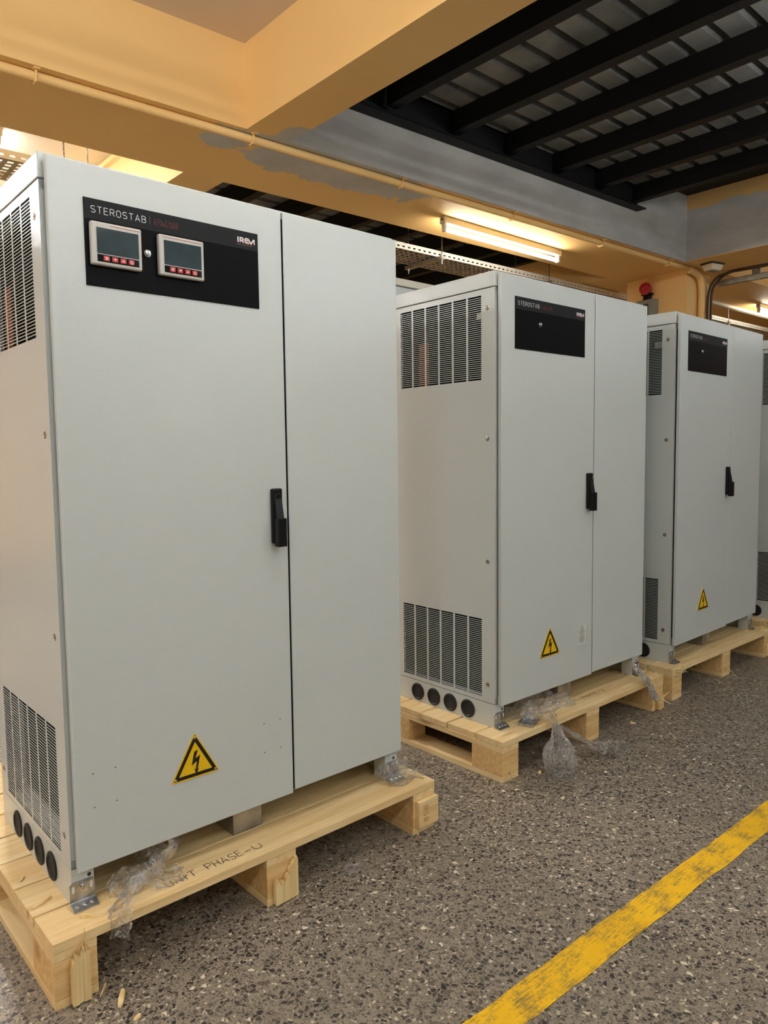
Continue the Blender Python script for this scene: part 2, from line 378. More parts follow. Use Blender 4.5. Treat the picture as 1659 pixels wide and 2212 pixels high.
# ================================================================== THE SETTING
def yf(x): return 1.450 - 0.0382*x
def yb(x): return 2.090 - 0.0290*x
ZB = 2.600
obj('floor', MB().box(-6, 14, -7.5, 7, -0.2, 0), M['terrazzo'], kind='structure', label='dark speckled terrazzo floor of the hall')
obj('wall_back', MB().box(-6, 14, 7, 7.2, 0, 3.4), M['wall_orange'], kind='structure', label='orange plastered back wall')
obj('wall_left', MB().box(-6.2, -6, -7.5, 7, 0, 3.4), M['wall_orange'], kind='structure', label='orange plastered left wall')
obj('wall_right', MB().box(14, 14.2, -7.5, 7, 0, 3.4), M['wall_orange'], kind='structure', label='orange plastered right wall')
obj('wall_front', MB().box(-6, 14, -7.7, -7.5, 0, 3.4), M['white_plaster'], kind='structure', label='white wall on the far side of the aisle')
def quadbox(fy0, fy1, x0, x1, z0, z1):
    return MB().hexa([(x0,fy0(x0),z0),(x1,fy0(x1),z0),(x1,fy1(x1),z0),(x0,fy1(x0),z0),(x0,fy0(x0),z1),(x1,fy0(x1),z1),(x1,fy1(x1),z1),(x0,fy1(x0),z1)])
tops = dict(kind='structure')
obj('ceiling_beam', quadbox(yf, yb, -6, 14, ZB, 3.30), M['beam_long_paint'], label='long concrete beam, yellow to the left and grey primed in the middle', **tops)
obj('ceiling_beam', quadbox(lambda x: -7.5, lambda x: yf(x)+.001, 1.333, 1.560, ZB+.0004, 3.30), M['beam_cross_paint'], label='yellow cross beam running towards the camera', **tops)
obj('ceiling_beam', quadbox(lambda x: yb(x)-.001, lambda x: 7.0, 1.345, 1.575, ZB+.0004, 3.30), M['yellow_plaster'], label='yellow cross beam running to the back wall', **tops)
obj('ceiling_beam', quadbox(lambda x: -7.5, lambda x: yf(x)+.001, 5.205, 5.770, ZB+.0004, 3.30), M['beam_far_paint'], label='grey primed cross beam above the alarm column', **tops)
obj('ceiling_beam', quadbox(lambda x: yb(x)-.001, lambda x: 7.0, 5.205, 5.770, ZB+.0004, 3.30), M['yellow_plaster'], label='yellow cross beam behind the alarm column', **tops)
obj('ceiling', MB().box(-6, 1.34, -7.5, 1.7, 2.97, 3.1), M['pink_plaster'], label='pale pinkish slab of the front left bay', **tops)
obj('ceiling', MB().box(-6, 1.36, 1.9, 7, 2.97, 3.1), M['white_plaster'], label='white slab of the rear left bay', **tops)
obj('ceiling', MB().box(5.76, 14, -7.5, 1.6, 2.97, 3.1), M['yellow_plaster'], label='yellow slab of the front right bay', **tops)
obj('ceiling', MB().box(5.76, 14, 1.7, 7, 2.97, 3.1), M['yellow_plaster'], label='yellow slab of the rear right bay', **tops)
obj('ceiling', MB().box(-6, 14, -7.5, 7, 3.3, 3.4), M['steel_black'], label='dark slab above the steel decks', **tops)

def steel_deck(y0, y1, xs, z_bottom, x0, x1, label, phase):
    root = empty('ceiling', kind='structure', label=label)
    # trapezoidal sheet, ribs along x
    mb = MB(); prof = []; p = 0.157; y = y0 + phase; zl, zh = 3.0, 3.05
    while y < y1 - p:
        prof += [(y, zl), (y + 0.104, zl), (y + 0.114, zh), (y + 0.147, zh)]
        y += p
    prof.append((y, zl))
    n = len(prof)
    mb._add([(x0, a, b) for a, b in prof] + [(x1, a, b) for a, b in prof] + [(x0, a, b + .002) for a, b in prof] + [(x1, a, b + .002) for a, b in prof],
            [(i, i+1, n+i+1, n+i) for i in range(n-1)] + [(2*n+i, 3*n+i, 3*n+i+1, 2*n+i+1) for i in range(n-1)])
    obj('deck_sheet', mb, M['deck_metal'], root)
    def joist():
        h = z_bottom; m = MB()
        m.box(-.032, .032, y0, y1, h, h + .006); m.box(-.003, .003, y0, y1, h + .006, 3.0); m.box(-.032, -.026, y0, y1, h + .006, 3.0)
        m.box(-.032, .032, y0, y1, 2.994, 3.0)
        return m
    for x in xs:
        obj('joist', joist, M['steel_black'], root, key='joist%s' % label, loc=(x + .032, 0, 0))
    return root
JX = [1.64, 2.10, 2.58, 3.03, 3.49, 3.94, 4.39]
deck = steel_deck(-7.4, 1.30, JX, 2.89, 1.56, 4.50, 'corrugated grey steel deck on black joists in front of the long beam', 0.05)
# wall-side trimmer and its ledger angle
f = lambda d: (lambda x: yf(x) + d)
obj('trimmer_channel', quadbox(f(-.030), f(-.0005), 1.60, 4.46, 2.885, 3.05), M['steel_black'], deck)
obj('ledger_angle', quadbox(f(-.075), f(-.0006), 1.58, 4.50, 2.848, 2.856), M['steel_black'], deck)
obj('ledger_angle', quadbox(f(-.008), f(-.0006), 1.58, 4.46, 2.856, 2.93), M['steel_black'], deck)
obj('edge_plate', MB().box(4.50, 5.21, -7.4, 1.32, 3.105, 3.115), M['steel_black'], deck)
obj('edge_plate', MB().box(4.495, 4.503, -7.4, 1.32, 3.0, 3.11), M['steel_black'], deck)
deck2 = steel_deck(2.06, 6.9, [1.72, 2.2, 2.68, 3.15, 3.62, 4.1, 4.58, 5.05], 2.86, 1.57, 5.2, 'dark corrugated steel deck behind the long beam', 0.02)

# column under the crossing of the beams
obj('column', MB().hexa([(5.41,1.345,0),(5.83,1.345,0),(5.90,1.93,0),(5.50,1.93,0),(5.41,1.345,ZB+.01),(5.83,1.345,ZB+.01),(5.90,1.93,ZB+.01),(5.50,1.93,ZB+.01)]), M['yellow_plaster'], kind='structure', label='yellow plastered column carrying the red alarm')

# yellow lane line: ragged painted strip, a hair above the floor
mb = MB(); N = 260; up_ = []; lo_ = []
for i in range(N+1):
    x = -5.5 + 19.0*i/N
    a = -0.6424 - 0.0243*(x - 0.0); b = -0.7268 - 0.0231*x
    up_.append((x, a + 0.004*noise.noise((x*9, 1.3, 0)) + .003*noise.noise((x*31, 5, 0)))); lo_.append((x, b + 0.004*noise.noise((x*9, 7.7, 0)) + .003*noise.noise((x*31, 2, 0))))
mb._add([(x, y, .0012) for x, y in up_] + [(x, y, .0012) for x, y in lo_], [(i, N+1+i, N+2+i, i+1) for i in range(N)])
obj('floor_line', mb, M['line'], kind='structure', label='worn yellow lane line painted along the floor')

# ================================================================== LAMPS
def batten(name, p, axis, label, glow, light=None, L=1.21, mount=None, group='fluorescent batten lamps'):
    """p: middle of the housing top. Local x runs along the tube."""
    root = empty('fluorescent_lamp', p, 0 if axis == 'x' else math.pi/2, label=label, cat='lamp', group=group)
    h = L/2
    obj('housing', MB().box(-h, h, -.020, .020, -.042, 0), M['lamp_white'], root, bevel=.004, key='bat_h')
    for s in (-1, 1):
        def end(s=s):
            m = MB(); m.box(min(s*h, s*(h+.012)), max(s*h, s*(h+.012)), -.022, .022, -.046, 0)
            m.prism([(-.016,-.04),(.016,-.04),(.013,-.092),(-.013,-.092)], lambda a, b: (s*(h-.016), a, b), lambda a, b: (s*(h+.004), a, b)); return m
        obj('lamp_holder', end, M['lamp_white'], root, bevel=.003, key='bat_e%d' % s)
        obj('cable_entry', lambda s=s: MB().cyl((s*(h+.0125), 0, -.02), (s*(h+.0135), 0, -.02), .008, 12), M['pin_dark'], root, key='bat_c%d' % s)
    obj('tube', lambda: MB().cyl((-h+.02, 0, -.075), (h-.02, 0, -.075), .013, 10), M[glow], root, smooth=True, key='bat_t' + glow)
    if mount:
        for s in (-1, 1):
            obj('suspension_rod', MB().cyl((s*h*.7, 0, 0), (s*h*.7, 0, mount - p[2]), .004, 6), M['zinc'], root)
    if light:
        ld = bpy.data.lights.new('lamp_light', 'AREA'); ld.shape = 'RECTANGLE'; ld.size = L; ld.size_y = .06; ld.energy = light[0]; ld.color = light[1]
        lo = bpy.data.objects.new('lamp_light', ld); COL.objects.link(lo); lo.parent = root; lo.location = (0, 0, -.095)
    return root
batten('fluorescent_lamp', (3.52, 1.688, ZB), 'x', 'lit fluorescent tube lamp under the beam above the middle cabinet', 'tube_glow')
batten('fluorescent_lamp', (7.98, 1.56, ZB), 'x', 'lit fluorescent tube lamp under the beam at the right picture edge', 'tube_glow')
batten('fluorescent_lamp', (0.72, 3.62, 2.97), 'y', 'lit fluorescent tube lamp on the white ceiling at the left picture edge', 'tube_glow_cool', light=(60, (1.0, .95, .87)))
batten('fluorescent_lamp', (8.6, 4.2, 2.97), 'x', 'lit fluorescent tube lamp in the rear right bay', 'tube_glow', light=(30, WARM))
for p_, ax, watt, colr, where in HALL_LAMPS:
    top = 2.97 if p_[0] < 1.3 or p_[0] > 5.7 else 3.0
    gname = 'tube_%d' % len(bpy.data.materials); emit(gname, colr, watt*3.33)
    batten('fluorescent_lamp', p_, ax, 'hung fluorescent batten lamp, ' + where, gname, mount=(None if abs(p_[0] - 1.447) < .01 else top), group='hung batten lamps along the aisle')

# ================================================================== CABINETS
W1, W2, DZ, DH, HP = 0.5639, 0.3901, 0.0829, 1.5079, 0.144
WT = W1 + W2; YB0, YB1 = 0.023, 0.558; XL, XR = -0.0088, WT + 0.004
ZS, ZT, PL = 1.5467, 1.6005, 0.085
VC0, VCP, VCW = 0.0835, 0.0706, 0.0630     # vent columns along the depth
VENTS = ((1.2355, 1.5255), (0.1015, 0.3865))
def on_front(d):  return lambda u, v: (u, -d, v)
def side_panel(x0, x1):
    m = MB(); ya, yb_ = VC0 - .002, VC0 + 5*VCP + VCW + .002
    (u0, u1), (l0, l1) = VENTS
    for a in ((YB0, ya, PL + .001, ZS - .0015), (yb_, YB1, PL + .001, ZS - .0015), (ya, yb_, PL + .001, l0), (ya, yb_, l1, u0), (ya, yb_, u1, ZS - .0015)):
        m.box(x0, x1, a[0], a[1], a[2], a[3])
    return m
def grille(x0, x1, z0, z1):
    m = MB(); ya, yb_ = VC0 - .002, VC0 + 5*VCP + VCW + .002; n = 40; p = (z1 - z0)/n; t_ = p*0.30
    for i in range(1, n): m.box(x0 + .0002, x1 - .0002, ya, yb_, z0 + i*p - t_/2, z0 + i*p + t_/2)
    for k in range(5):
        y = VC0 + k*VCP + VCW; m.box(x0, x1, y, y + VCP - VCW, z0, z1)
    m.box(x0, x1, ya, VC0, z0, z1); m.box(x0, x1, yb_ - .002, yb_, z0, z1)
    return m
def screw(x, y, z):
    return MB().lathe([(.0085, 0), (.0085, .0006), (.0065, .0012), (.006, .0004), (.0032, .0004), (.003, .0022), (.0012, .0026)], (x, y, z), (-1, 0, 0), 16)
def roof():
    m = MB(); m.box(XL - .001, XR + .001, YB0 - .001, YB1, ZS + .0015, ZT); return m
def handle():
    m = MB(); x0, x1 = 0.509, 0.5385; z0, z1 = .757, .897
    m.box(x0, x1, -.014, 0, z0, z1); return m
def lever():
    m = MB()
    m.prism([(-.030, .800), (-.014, .883), (-.0135, .800)], lambda a, b: (.513, a, b), lambda a, b: (.5345, a, b))
    m.box(.511, .5365, -.034, -.0138, .750, .822)
    m.cyl((.524, -.0135, .877), (.524, -.0165, .877), .0085, 16)
    return m
def tri(x, z, r, d0, d1):  # rounded triangle plate, r = half base
    h = r*1.75; pts = []
    for cx, cz, a0 in ((x, z + h*.60, 35), (x - r, z - h*.40, 155), (x + r, z - h*.40, 275)):
        pts += arc(cx, cz, .0045, .0045, a0, a0 + 110, 5)
    return MB().prism(pts, lambda a, b: (a, -d0, b), lambda a, b: (a, -d1, b))
BOLT = [(-.0035,.030),(.0085,.034),(.0005,.0095),(.0155,.017),(.0060,-.0235),(.0105,-.0205),(.0015,-.040),(-.0045,-.0185),(.0000,-.0235),(.0040,.0005),(-.0125,-.0090)]

def control_panel(root, displays, c):
    x0, x1, z0, z1 = 0.0708, 0.4908, 1.3415, 1.5212; zh = 1.4785
    pn = obj('control_panel', lambda: MB().box(x0, x1, -.0022, .001, z0, z1), M['fascia_black'], root, key='fascia', bevel=.0006)
    obj('header_band', lambda: MB().box(x0 + .0008, x1 - .0008, -.0027, -.0021, zh, z1 - .0008), M['fascia_header'], pn, key='header')
    d = on_front(.0031)
    obj('title_lettering', lambda: text(MB(), 'STEROSTAB', .0135, .00125, d, .0855, 1.4925, .30, .1195), M['print_white'], pn, key='title')
    obj('divider_mark', lambda: MB().ribbon([(.2140, 1.4905), (.2140, 1.5085)], .0006, d), M['print_grey'], pn, key='divider')
    obj('subtitle_lettering', lambda: text(text(MB(), 'VOLTAGE', .0058, .0007, d, .2240, 1.5000, .42, .0570), 'STABILISER', .0058, .0007, d, .2240, 1.4925, .30, .0570), M['print_red'], pn, key='subtitle')
    def logo(dx, dz, f_, thin=1.0):
        m = MB(); h = .0120; wdt = .0034*thin; X = .4330 + dx; Z = 1.4935 + dz
        m.ribbon([(X + .0017, Z), (X + .0017, Z + h)], wdt, f_)
        m.ribbon([(X + .0075, Z), (X + .0075, Z + h - .0012), (X + .0135, Z + h - .0012), (X + .0160, Z + h - .0026), (X + .0160, Z + .0066), (X + .0140, Z + .0052), (X + .0080, Z + .0052)], .0027*thin, f_)
        m.ribbon([(X + .0120, Z + .0050), (X + .0170, Z + .0002)], .0030*thin, f_)
        m.ribbon([(X + .0330, Z + .0012), (X + .0225, Z + .0012), (X + .0210, Z + .0030), (X + .0210, Z + h - .0032), (X + .0225, Z + h - .0012), (X + .0300, Z + h - .0012)], .0027*thin, f_)
        m.ribbon([(X + .0225, Z + .0062), (X + .0300, Z + .0062)], .0024*thin, f_)
        m.ribbon([(X + .0300, Z + h - .0012), (X + .0375, Z + .0010), (X + .0450, Z + h - .0012), (X + .0465, Z + h - .002), (X + .0465, Z)], .0030*thin, f_)
        return m
    obj('logo_lettering', lambda: logo(0, 0, on_front(.0035)), M['print_white'], pn, key='logo')
    obj('logo_underline', lambda: logo(.0004, -.0014, on_front(.0031)), M['logo_red'], pn, key='logo_red')
    if 'tag' not in MESHES:
        o = font_text('tagline_lettering', 'Made in Italy Since 1947', .0045, M['print_grey'], pn, lambda a, b: (.4330 + a*.93, -.0031, 1.4872 + b)); MESHES['tag'] = o.data
    else: obj('tagline_lettering', None, M['print_grey'], pn, key='tag')
    lx, lz = (.2057, 1.4271) if displays else (.2080, 1.4360)
    obj('key_lock', lambda: MB().lathe([(.0085, 0), (.0085, .003), (.0070, .0045), (.0060, .0045), (.0060, .007), (.0020, .0078)], (lx, -.0022, lz), (0, -1, 0), 20).box(lx - .001, lx + .001, -.0112, -.009, lz - .005, lz + .005), M['chrome'], pn, key='lock%d' % displays)
    if not displays: return
    for k, X in enumerate((.0790, .2275)):
        def bez(X=X):
            m = MB(); m.box(X, X + .1095, -.016, -.002, 1.3835, 1.4725); return m
        dz_ = obj('display_unit', bez, M['bezel'], root, bevel=.004, seg=3)
        s = -.0163
        obj('display_screen', MB().box(X + .0115, X + .1015, s - .0008, s + .002, 1.4075, 1.4600), M['screen'], dz_)
        obj('key_strip', MB().box(X + .0115, X + .1015, s - .0003, s + .002, 1.3905, 1.4050), M['fascia_black'], dz_)
        obj('accent_line', MB().box(X + .010 + .030*(1-k), X + .1040, s - .0002, s + .001, 1.4662, 1.4670), M['button_red'], dz_)
        for b in range(4):
            bx = X + .0240 + .0180*b
            bt = obj('display_button', MB().box(bx, bx + .0128, s - .0016, s + .001, 1.3928, 1.4030), M['button_red'], dz_, bevel=.0008)
            cx, cz = bx + .0064, 1.3979; ff = lambda u, v: (u, s - .0019, v); m = MB()
            if b == 0:
                for q in (-.0022, 0, .0022): m.ribbon([(cx - .003, cz + q), (cx + .003, cz + q)], .0011, ff)
            elif b == 1: m._add([ff(cx - .0034, cz + .0016), ff(cx + .0034, cz + .0016), ff(cx, cz - .0020)], [(0, 1, 2)])
            elif b == 2: m._add([ff(cx - .0034, cz - .0016), ff(cx + .0034, cz - .0016), ff(cx, cz + .0020)], [(0, 1, 2)])
            else: m.ribbon(arc(cx, cz, .0026, .0032, 60, 400, 12), .0011, ff)
            obj('button_symbol', m, M['print_white'], dz_)
        for q in range(3):
            obj('indicator_mark', MB().box(X + .0950, X + .1000, s - .0005, s, 1.3935 + .004*q, 1.3940 + .004*q), M['print_grey'], dz_)

def cabinet(pos, rz, label, displays=False, sticker=False, holes=False):
    x, y = pos
    root = empty('stabiliser_cabinet', (x, y, HP), rz, label=label, cat='cabinet', group='grey stabiliser cabinets in a row')
    P = M['paint']
    # body
    for s, (a, b) in enumerate(((XL, XL + .001), (XR - .001, XR))):
        sp = obj('side_panel', lambda: side_panel(a, b), P, root, key='side%d' % s)
        for vi, (z0, z1) in enumerate(VENTS):
            g = obj('vent_grille', lambda: grille(a, b, z0, z1), P, sp, key='vent%d%d' % (s, vi)); g['kind'] = 'stuff'
        if s == 0:
            for zz in (1.479, 1.0295, .5957, .1511):
                for yy in (.0560, .5340):
                    obj('panel_screw', lambda: screw(XL, 0, 0), M['chrome'], sp, smooth=False, key='pscrew', loc=(0, yy, zz))
    obj('back_panel', lambda: MB().box(XL + .002, XR - .002, YB1 - .0015, YB1, PL, ZS), P, root, key='back')
    obj('roof', roof, P, root, key='roof', bevel=.0025)
    def frame():
        m = MB()
        for a, b in ((XL + .0016, XL + .018), (XR - .018, XR - .0016)):
            m.box(a, b, YB0 + .002, YB0 + .018, PL, ZS)
        m.box(XL + .0016, XR - .0016, YB0 + .002, YB0 + .018, PL, PL + .02); m.box(XL + .0016, XR - .0016, YB0 + .002, YB0 + .018, ZS - .02, ZS)
        m.box(XL + .002, XR - .002, YB0 + .002, YB1 - .002, PL, PL + .0015)
        return m
    obj('body_frame', frame, P, root, key='frame')
    obj('inner_shade_box', lambda: MB().box(XL + .06, XR - .06, YB0 + .02, YB1 - .004, PL + .003, ZS - .004), M['dark_inside'], root, key='shade_box')  # black box added to stand in for the shade behind the vent slots
    # things glimpsed through the upper vents
    obj('terminal_rail', lambda: MB().box(XL + .035, XL + .055, .084, .135, 1.455, 1.477).box(XL + .030, XL + .055, .084, .135, 1.452, 1.456), M['galvanised'], root, key='rail')
    def coil():
        m = MB()
        for k in range(9): m.cyl((XL + .035, .382 + .006*k, 1.24), (XL + .035, .382 + .006*k, 1.40), .0022, 6)
        return m
    obj('copper_winding', coil, M['copper'], root, key='coil')
    # doors
    d1 = obj('door', lambda: MB().box(0, W1 - .003, 0, .0165, DZ, DZ + DH), P, root, bevel=.0022, seg=3, key='door1')
    obj('door', lambda: MB().box(W1 + .003, WT, 0.0012, .0165, DZ + .0063, DZ + DH), P, root, bevel=.0022, seg=3, key='door2')
    obj('door_gap_strip', lambda: MB().box(W1 - .0029, W1 + .0029, .0032, .0200, DZ + .010, DZ + DH - .018), M['dark_inside'], root, key='gap_strip')  # dark strip filling the gap to draw a dark seam between the doors
    if holes:
        for hx in (.040, .089, .4745, .5235):
            for hz in (.2945, .2185):
                obj('rivet_hole', lambda: MB().cyl((0, -.0002, 0), (0, .002, 0), .0016, 8), M['pin_dark'], d1, key='hole', loc=(hx, 0, hz))
    control_panel(root, displays, P)
    hd = obj('door_handle', handle, M['black_plastic'], root, bevel=.004, seg=3, key='handle')
    obj('handle_lever', lever, M['black_plastic'], hd, bevel=.003, seg=2, key='lever')
    # warning sign
    cx, cz = .2805, .2560
    sg = obj('warning_sign', lambda: tri(cx, cz, .0560, .0, .0016), M['sign_yellow'], root, key='sign')
    def ring():
        h = .0545*1.75; o_ = [(cx, cz + h*.60), (cx - .0545, cz - h*.40), (cx + .0545, cz - h*.40)]
        return MB().ribbon([(cx + (a - cx)*.93, cz + (b - cz)*.93) for a, b in o_], .0085, on_front(.0020), closed=True)
    obj('sign_border', ring, M['sign_black'], sg, key='ring')
    obj('sign_bolt', lambda: MB()._add([(cx + a*.82, -.0020, cz - .004 + b*.82) for a, b in BOLT], [(0, 1, 2, 9, 10), (9, 2, 3, 4, 8), (7, 8, 4, 5, 6)]), M['sign_black'], sg, key='bolt')
    for a, b in ((cx, cz + .0545), (cx - .0520, cz - .0365), (cx + .0520, cz - .0365)):
        obj('rivet', lambda: MB().lathe([(.0042, 0), (.0038, .0012), (.0020, .0018), (.0016, .0008)], (0, -.0016, 0), (0, -1, 0), 12), M['chrome'], sg, key='rivet', loc=(a, 0, b))
    if sticker:
        sx, sz = .4640, .2200
        st = obj('notice_sticker', MB().box(sx, sx + .052, -.0006, 0, sz, sz + .080), M['sticker'], root)
        m = MB(); fz = on_front(.0009)
        m.ribbon([(sx + .026, sz + .075), (sx + .015, sz + .056), (sx + .037, sz + .056)], .0012, fz, closed=True); m.ribbon([(sx + .027, sz + .071), (sx + .025, sz + .065), (sx + .027, sz + .064), (sx + .026, sz + .058)], .0012, fz)
        rr = random.Random(3)
        for k, zz in enumerate([.0525, .0495, .0465, .0435] + [.0325 - .0027*i for i in range(10)]):
            xx = .006
            while xx < .044:
                l_ = rr.uniform(.003, .008); m.ribbon([(sx + xx, sz + zz), (sx + min(xx + l_, .046), sz + zz)], .0009, fz); xx += l_ + .0012
        m.ribbon([(sx + .018, sz + .038), (sx + .034, sz + .038)], .002, fz)
        obj('sticker_print', m, M['sticker_ink'], st)
    # plinth
    for s, (a, b) in enumerate(((XL, XL + .002), (XR - .006, XR - .004))):
        pp = obj('plinth_panel', lambda: MB().box(a, b, YB0, YB1, 0, PL - .0012), P, root, key='plinth%d' % s)
        if s == 0:
            for yy in (.152, .242, .330, .419):
                cg = obj('cable_gland', lambda: MB().lathe([(.0335, 0), (.0335, .003), (.0310, .0048), (.0270, .0048), (.0245, .002), (.0245, .0012)], (XL, 0, .0405), (-1, 0, 0), 32), M['black_rubber'], pp, key='gland', loc=(0, yy, 0))
                obj('gland_membrane', lambda: MB().lathe([(.0244, 0), (.0244, .0016), (.012, .0022), (.011, .0016)], (XL, 0, .0405), (-1, 0, 0), 24), M['rubber_hole'], pp, key='membrane', loc=(0, yy, 0))
    for s in (0, 1):
        def post(s=s):
            m = MB(); a, b = (XL, XL + .048) if s == 0 else (XR - .052, XR - .004)
            m.box(a, b, YB0 - .001, YB0 + .002, 0, PL - .0012)
            c_ = b - .002 if s == 0 else a
            m.box(c_, c_ + .002, YB0 + .002, YB0 + .05, 0, PL - .0012); return m
        po = obj('plinth_post', post, P, root, key='post%d' % s)
        hx = XL + .038 if s == 0 else XR - .018
        obj('post_hole', lambda: MB().cyl((0, YB0 - .0014, 0), (0, YB0, 0), .0045, 12), M['pin_dark'], po, key='phole', loc=(hx, 0, .062))
        # zinc foot bracket
        bx0, bx1 = (XL - .006, XL + .048) if s == 0 else (XR - .050, XR + .002)
        def brk():
            m = MB(); rc = []
            rc += arc(bx0 + .008, .047, .008, .008, 180, 90, 4) + arc(bx1 - .008, .047, .008, .008, 90, 0, 4) + [(bx1, .0125), (bx0, .0125)]
            m.prism(rc, lambda a, b: (a, YB0 - .0015, b), lambda a, b: (a, YB0 - .0042, b))
            m.hexa([(bx0, YB0 - .0044, .0095), (bx1, YB0 - .0044, .0095), (bx1, YB0 - .0015, .0115), (bx0, YB0 - .0015, .0115), (bx0, YB0 - .0042, .0126), (bx1, YB0 - .0042, .0126), (bx1, YB0 - .0014, .0126), (bx0, YB0 - .0014, .0126)])
            m.hexa([(bx0, YB0 - .030, .0005), (bx1, YB0 - .030, .0005), (bx1, YB0 - .0030, .0095), (bx0, YB0 - .0030, .0095), (bx0, YB0 - .030, .003), (bx1, YB0 - .030, .003), (bx1, YB0 - .0044, .0126), (bx0, YB0 - .0044, .0126)])
            return m
        br = obj('foot_bracket', brk, M['zinc'], root, key='brk%d' % s)
        mx = (bx0 + bx1)/2
        obj('bracket_bolt', lambda: MB().lathe([(.0088, 0), (.0088, .0018), (.0062, .002), (.0062, .0055), (.0030, .006), (.0026, .004)], (0, YB0 - .0042, .0415), (0, -1, 0), 6 if False else 18), M['chrome'], br, key='bbolt', loc=(mx, 0, 0))
        for k in (-1, 1):
            obj('bracket_slot', lambda: MB().prism(arc(0, .006, .003, .003, 0, 180, 6) + arc(0, -.004, .003, .003, 180, 360, 6), lambda a, b: (a, YB0 - .0041, b + .0395), lambda a, b: (a, YB0 - .0045, b + .0395)), M['sticker'], br, key='bslot', loc=(mx + k*.0195, 0, 0))
        for k in (-1, 0, 1):
            obj('wood_screw', lambda: MB().lathe([(.0052, 0), (.0050, .0015), (.0025, .0030), (.0020, .0022)], (0, YB0 - .0175, .0068), (0, -.32, 1), 12), M['chrome'], br, key='wscrew', loc=(mx + k*.0155, 0, 0))
    # bottom cross members seen through the open front
    def chan():
        m = MB(); x0, x1 = .405, .492; ya = YB0 + .028
        m.box(x0, x1, ya, ya + .002, 0, PL); m.box(x0, x0 + .002, ya, YB1 - .01, 0, PL); m.box(x1 - .002, x1, ya, YB1 - .01, 0, PL); return m
    obj('support_channel', chan, M['galvanised'], root, key='chan', bevel=.0008)
    obj('plinth_panel', lambda: MB().box(XL + .002, XR - .006, YB1 - .002, YB1, 0, PL - .001), P, root, key='plinthb')
    return root

CABS = [((0.0, 0.0), 0.0), ((1.4834, 0.0494), -0.0091), ((2.6913, 0.0188), 0.0253), ((3.955, 0.010), 0.005)]
cabinet(*CABS[0], 'nearest grey cabinet, the only one with two display screens', displays=True, holes=True)
cabinet(*CABS[1], 'second grey cabinet from the left, with a white notice sticker on its door', sticker=True)
cabinet(*CABS[2], 'third grey cabinet from the left, in front of the yellow column')
cabinet(*CABS[3], 'farthest grey cabinet, cut off by the right picture edge')

# grey enclosure standing behind the row
bk = empty('switchgear_enclosure', (1.35, 1.10, 0), label='plain grey enclosure with a white lid behind the gap beside the nearest cabinet', cat='enclosure')
obj('body', MB().box(0, 2.3, 0, .22, 0, 1.940), M['paint'], bk, bevel=.004)
obj('lid', MB().box(-.01, 2.31, -.012, .232, 1.942, 1.977), M['lamp_white'], bk, bevel=.004)
obj('door', MB().box(.02, 1.14, -.008, -.0005, .1, 1.88), M['paint'], bk, bevel=.003)
obj('door', MB().box(1.16, 2.28, -.008, -.0005, .1, 1.88), M['paint'], bk, bevel=.003)

# ================================================================== PALLETS
def splinter(mb, p, d, L, w_, t_, rr):
    """a tapering wood splinter"""
    p = Vector(p); d = Vector(d).normalized(); a = d.orthogonal().normalized(); b = d.cross(a)
    q = p + d*L
    mb.hexa([p - a*w_ - b*t_, p + a*w_ - b*t_, p + a*w_ + b*t_, p - a*w_ + b*t_, q - a*w_*.25 - b*t_*.2, q + a*w_*.2 - b*t_*.2, q + a*w_*.2 + b*t_*.2, q - a*w_*.2 + b*t_*.2])
def torn_cleat(x0, x1, z0, tops_, y=-.001, th=.010, seed=1):
    """a broken board remnant nailed to a block front: a plank split lengthwise with a jagged torn top"""
    m = MB(); rr = random.Random(seed); cut = [0, .34, .62, 1.0]; n = 9
    def top(u):
        k = u*(len(tops_)-1); i = min(int(k), len(tops_)-2); return tops_[i] + (tops_[i+1]-tops_[i])*(k-i)
    for a, b in zip(cut[:-1], cut[1:]):
        t0 = th*rr.uniform(.75, 1.1); zb_ = z0 + rr.uniform(0, .003)
        pl = [(a, zb_), (b - .008, zb_ + rr.uniform(0, .002))] + [(b - .008 - (b - .008 - a)*i/n, top(b - (b-a)*i/n) + rr.uniform(-.009, .006)) for i in range(n+1)]
        pl = [(x0 + u*(x1-x0), z) for u, z in pl]
        m.prism(pl, lambda u, z: (u, y, z), lambda u, z: (u, y - t0, z - .003))
    return m
def pallet(pos, rz, label, front_w=1.104, seed=0):
    x, y = pos; root = empty('wooden_pallet', (x, y, 0), rz, label=label, cat='pallet', group='pine pallets under the cabinets'); rr = random.Random(seed)
    W = front_w; D = 1.06
    ys = [0, .126, .264, .400, .538, .674, .812, .940, 1.06]; parts = {}
    for i in range(8):
        a, b = ys[i], ys[i+1] - .006; e0 = rr.uniform(-.002, .003) if i else 0; e1 = rr.uniform(-.003, .002) if i else 0; dz = rr.uniform(-.0012, .0006) if i else 0
        parts['deck%d' % i] = obj('deck_board', MB().box(e0, W + e1, a, b, .122, .144 + dz), M['pine_x'], root, bevel=.0015)
    for k, bx in enumerate((0, (W - .088)/2, W - .088)):
        obj('stringer_board', MB().box(bx, bx + .088, .001, D - .001, .102, .1215), M['pine_y'], root, bevel=.001)
        obj('base_board', MB().box(bx - (.002 if k == 2 else 0), bx + .088, .002, D, 0, .020), M['pine_y'], root, bevel=.0012)
        for j, by in enumerate((0.0015, (D - .14)/2, D - .14)):
            parts['block%d%d' % (k, j)] = obj('block', MB().box(bx, bx + .088, by, by + .138, .0205, .1015), M['pine_block'], root, bevel=.0015)
    return root, parts, W
p1, parts1, W_ = pallet((-.0823, -.0794), .0072, 'nearest pine pallet, marked with black handwriting and a torn corner', seed=1)
on_top = lambda x, y: (x, y, .1448)
rr = random.Random(4)
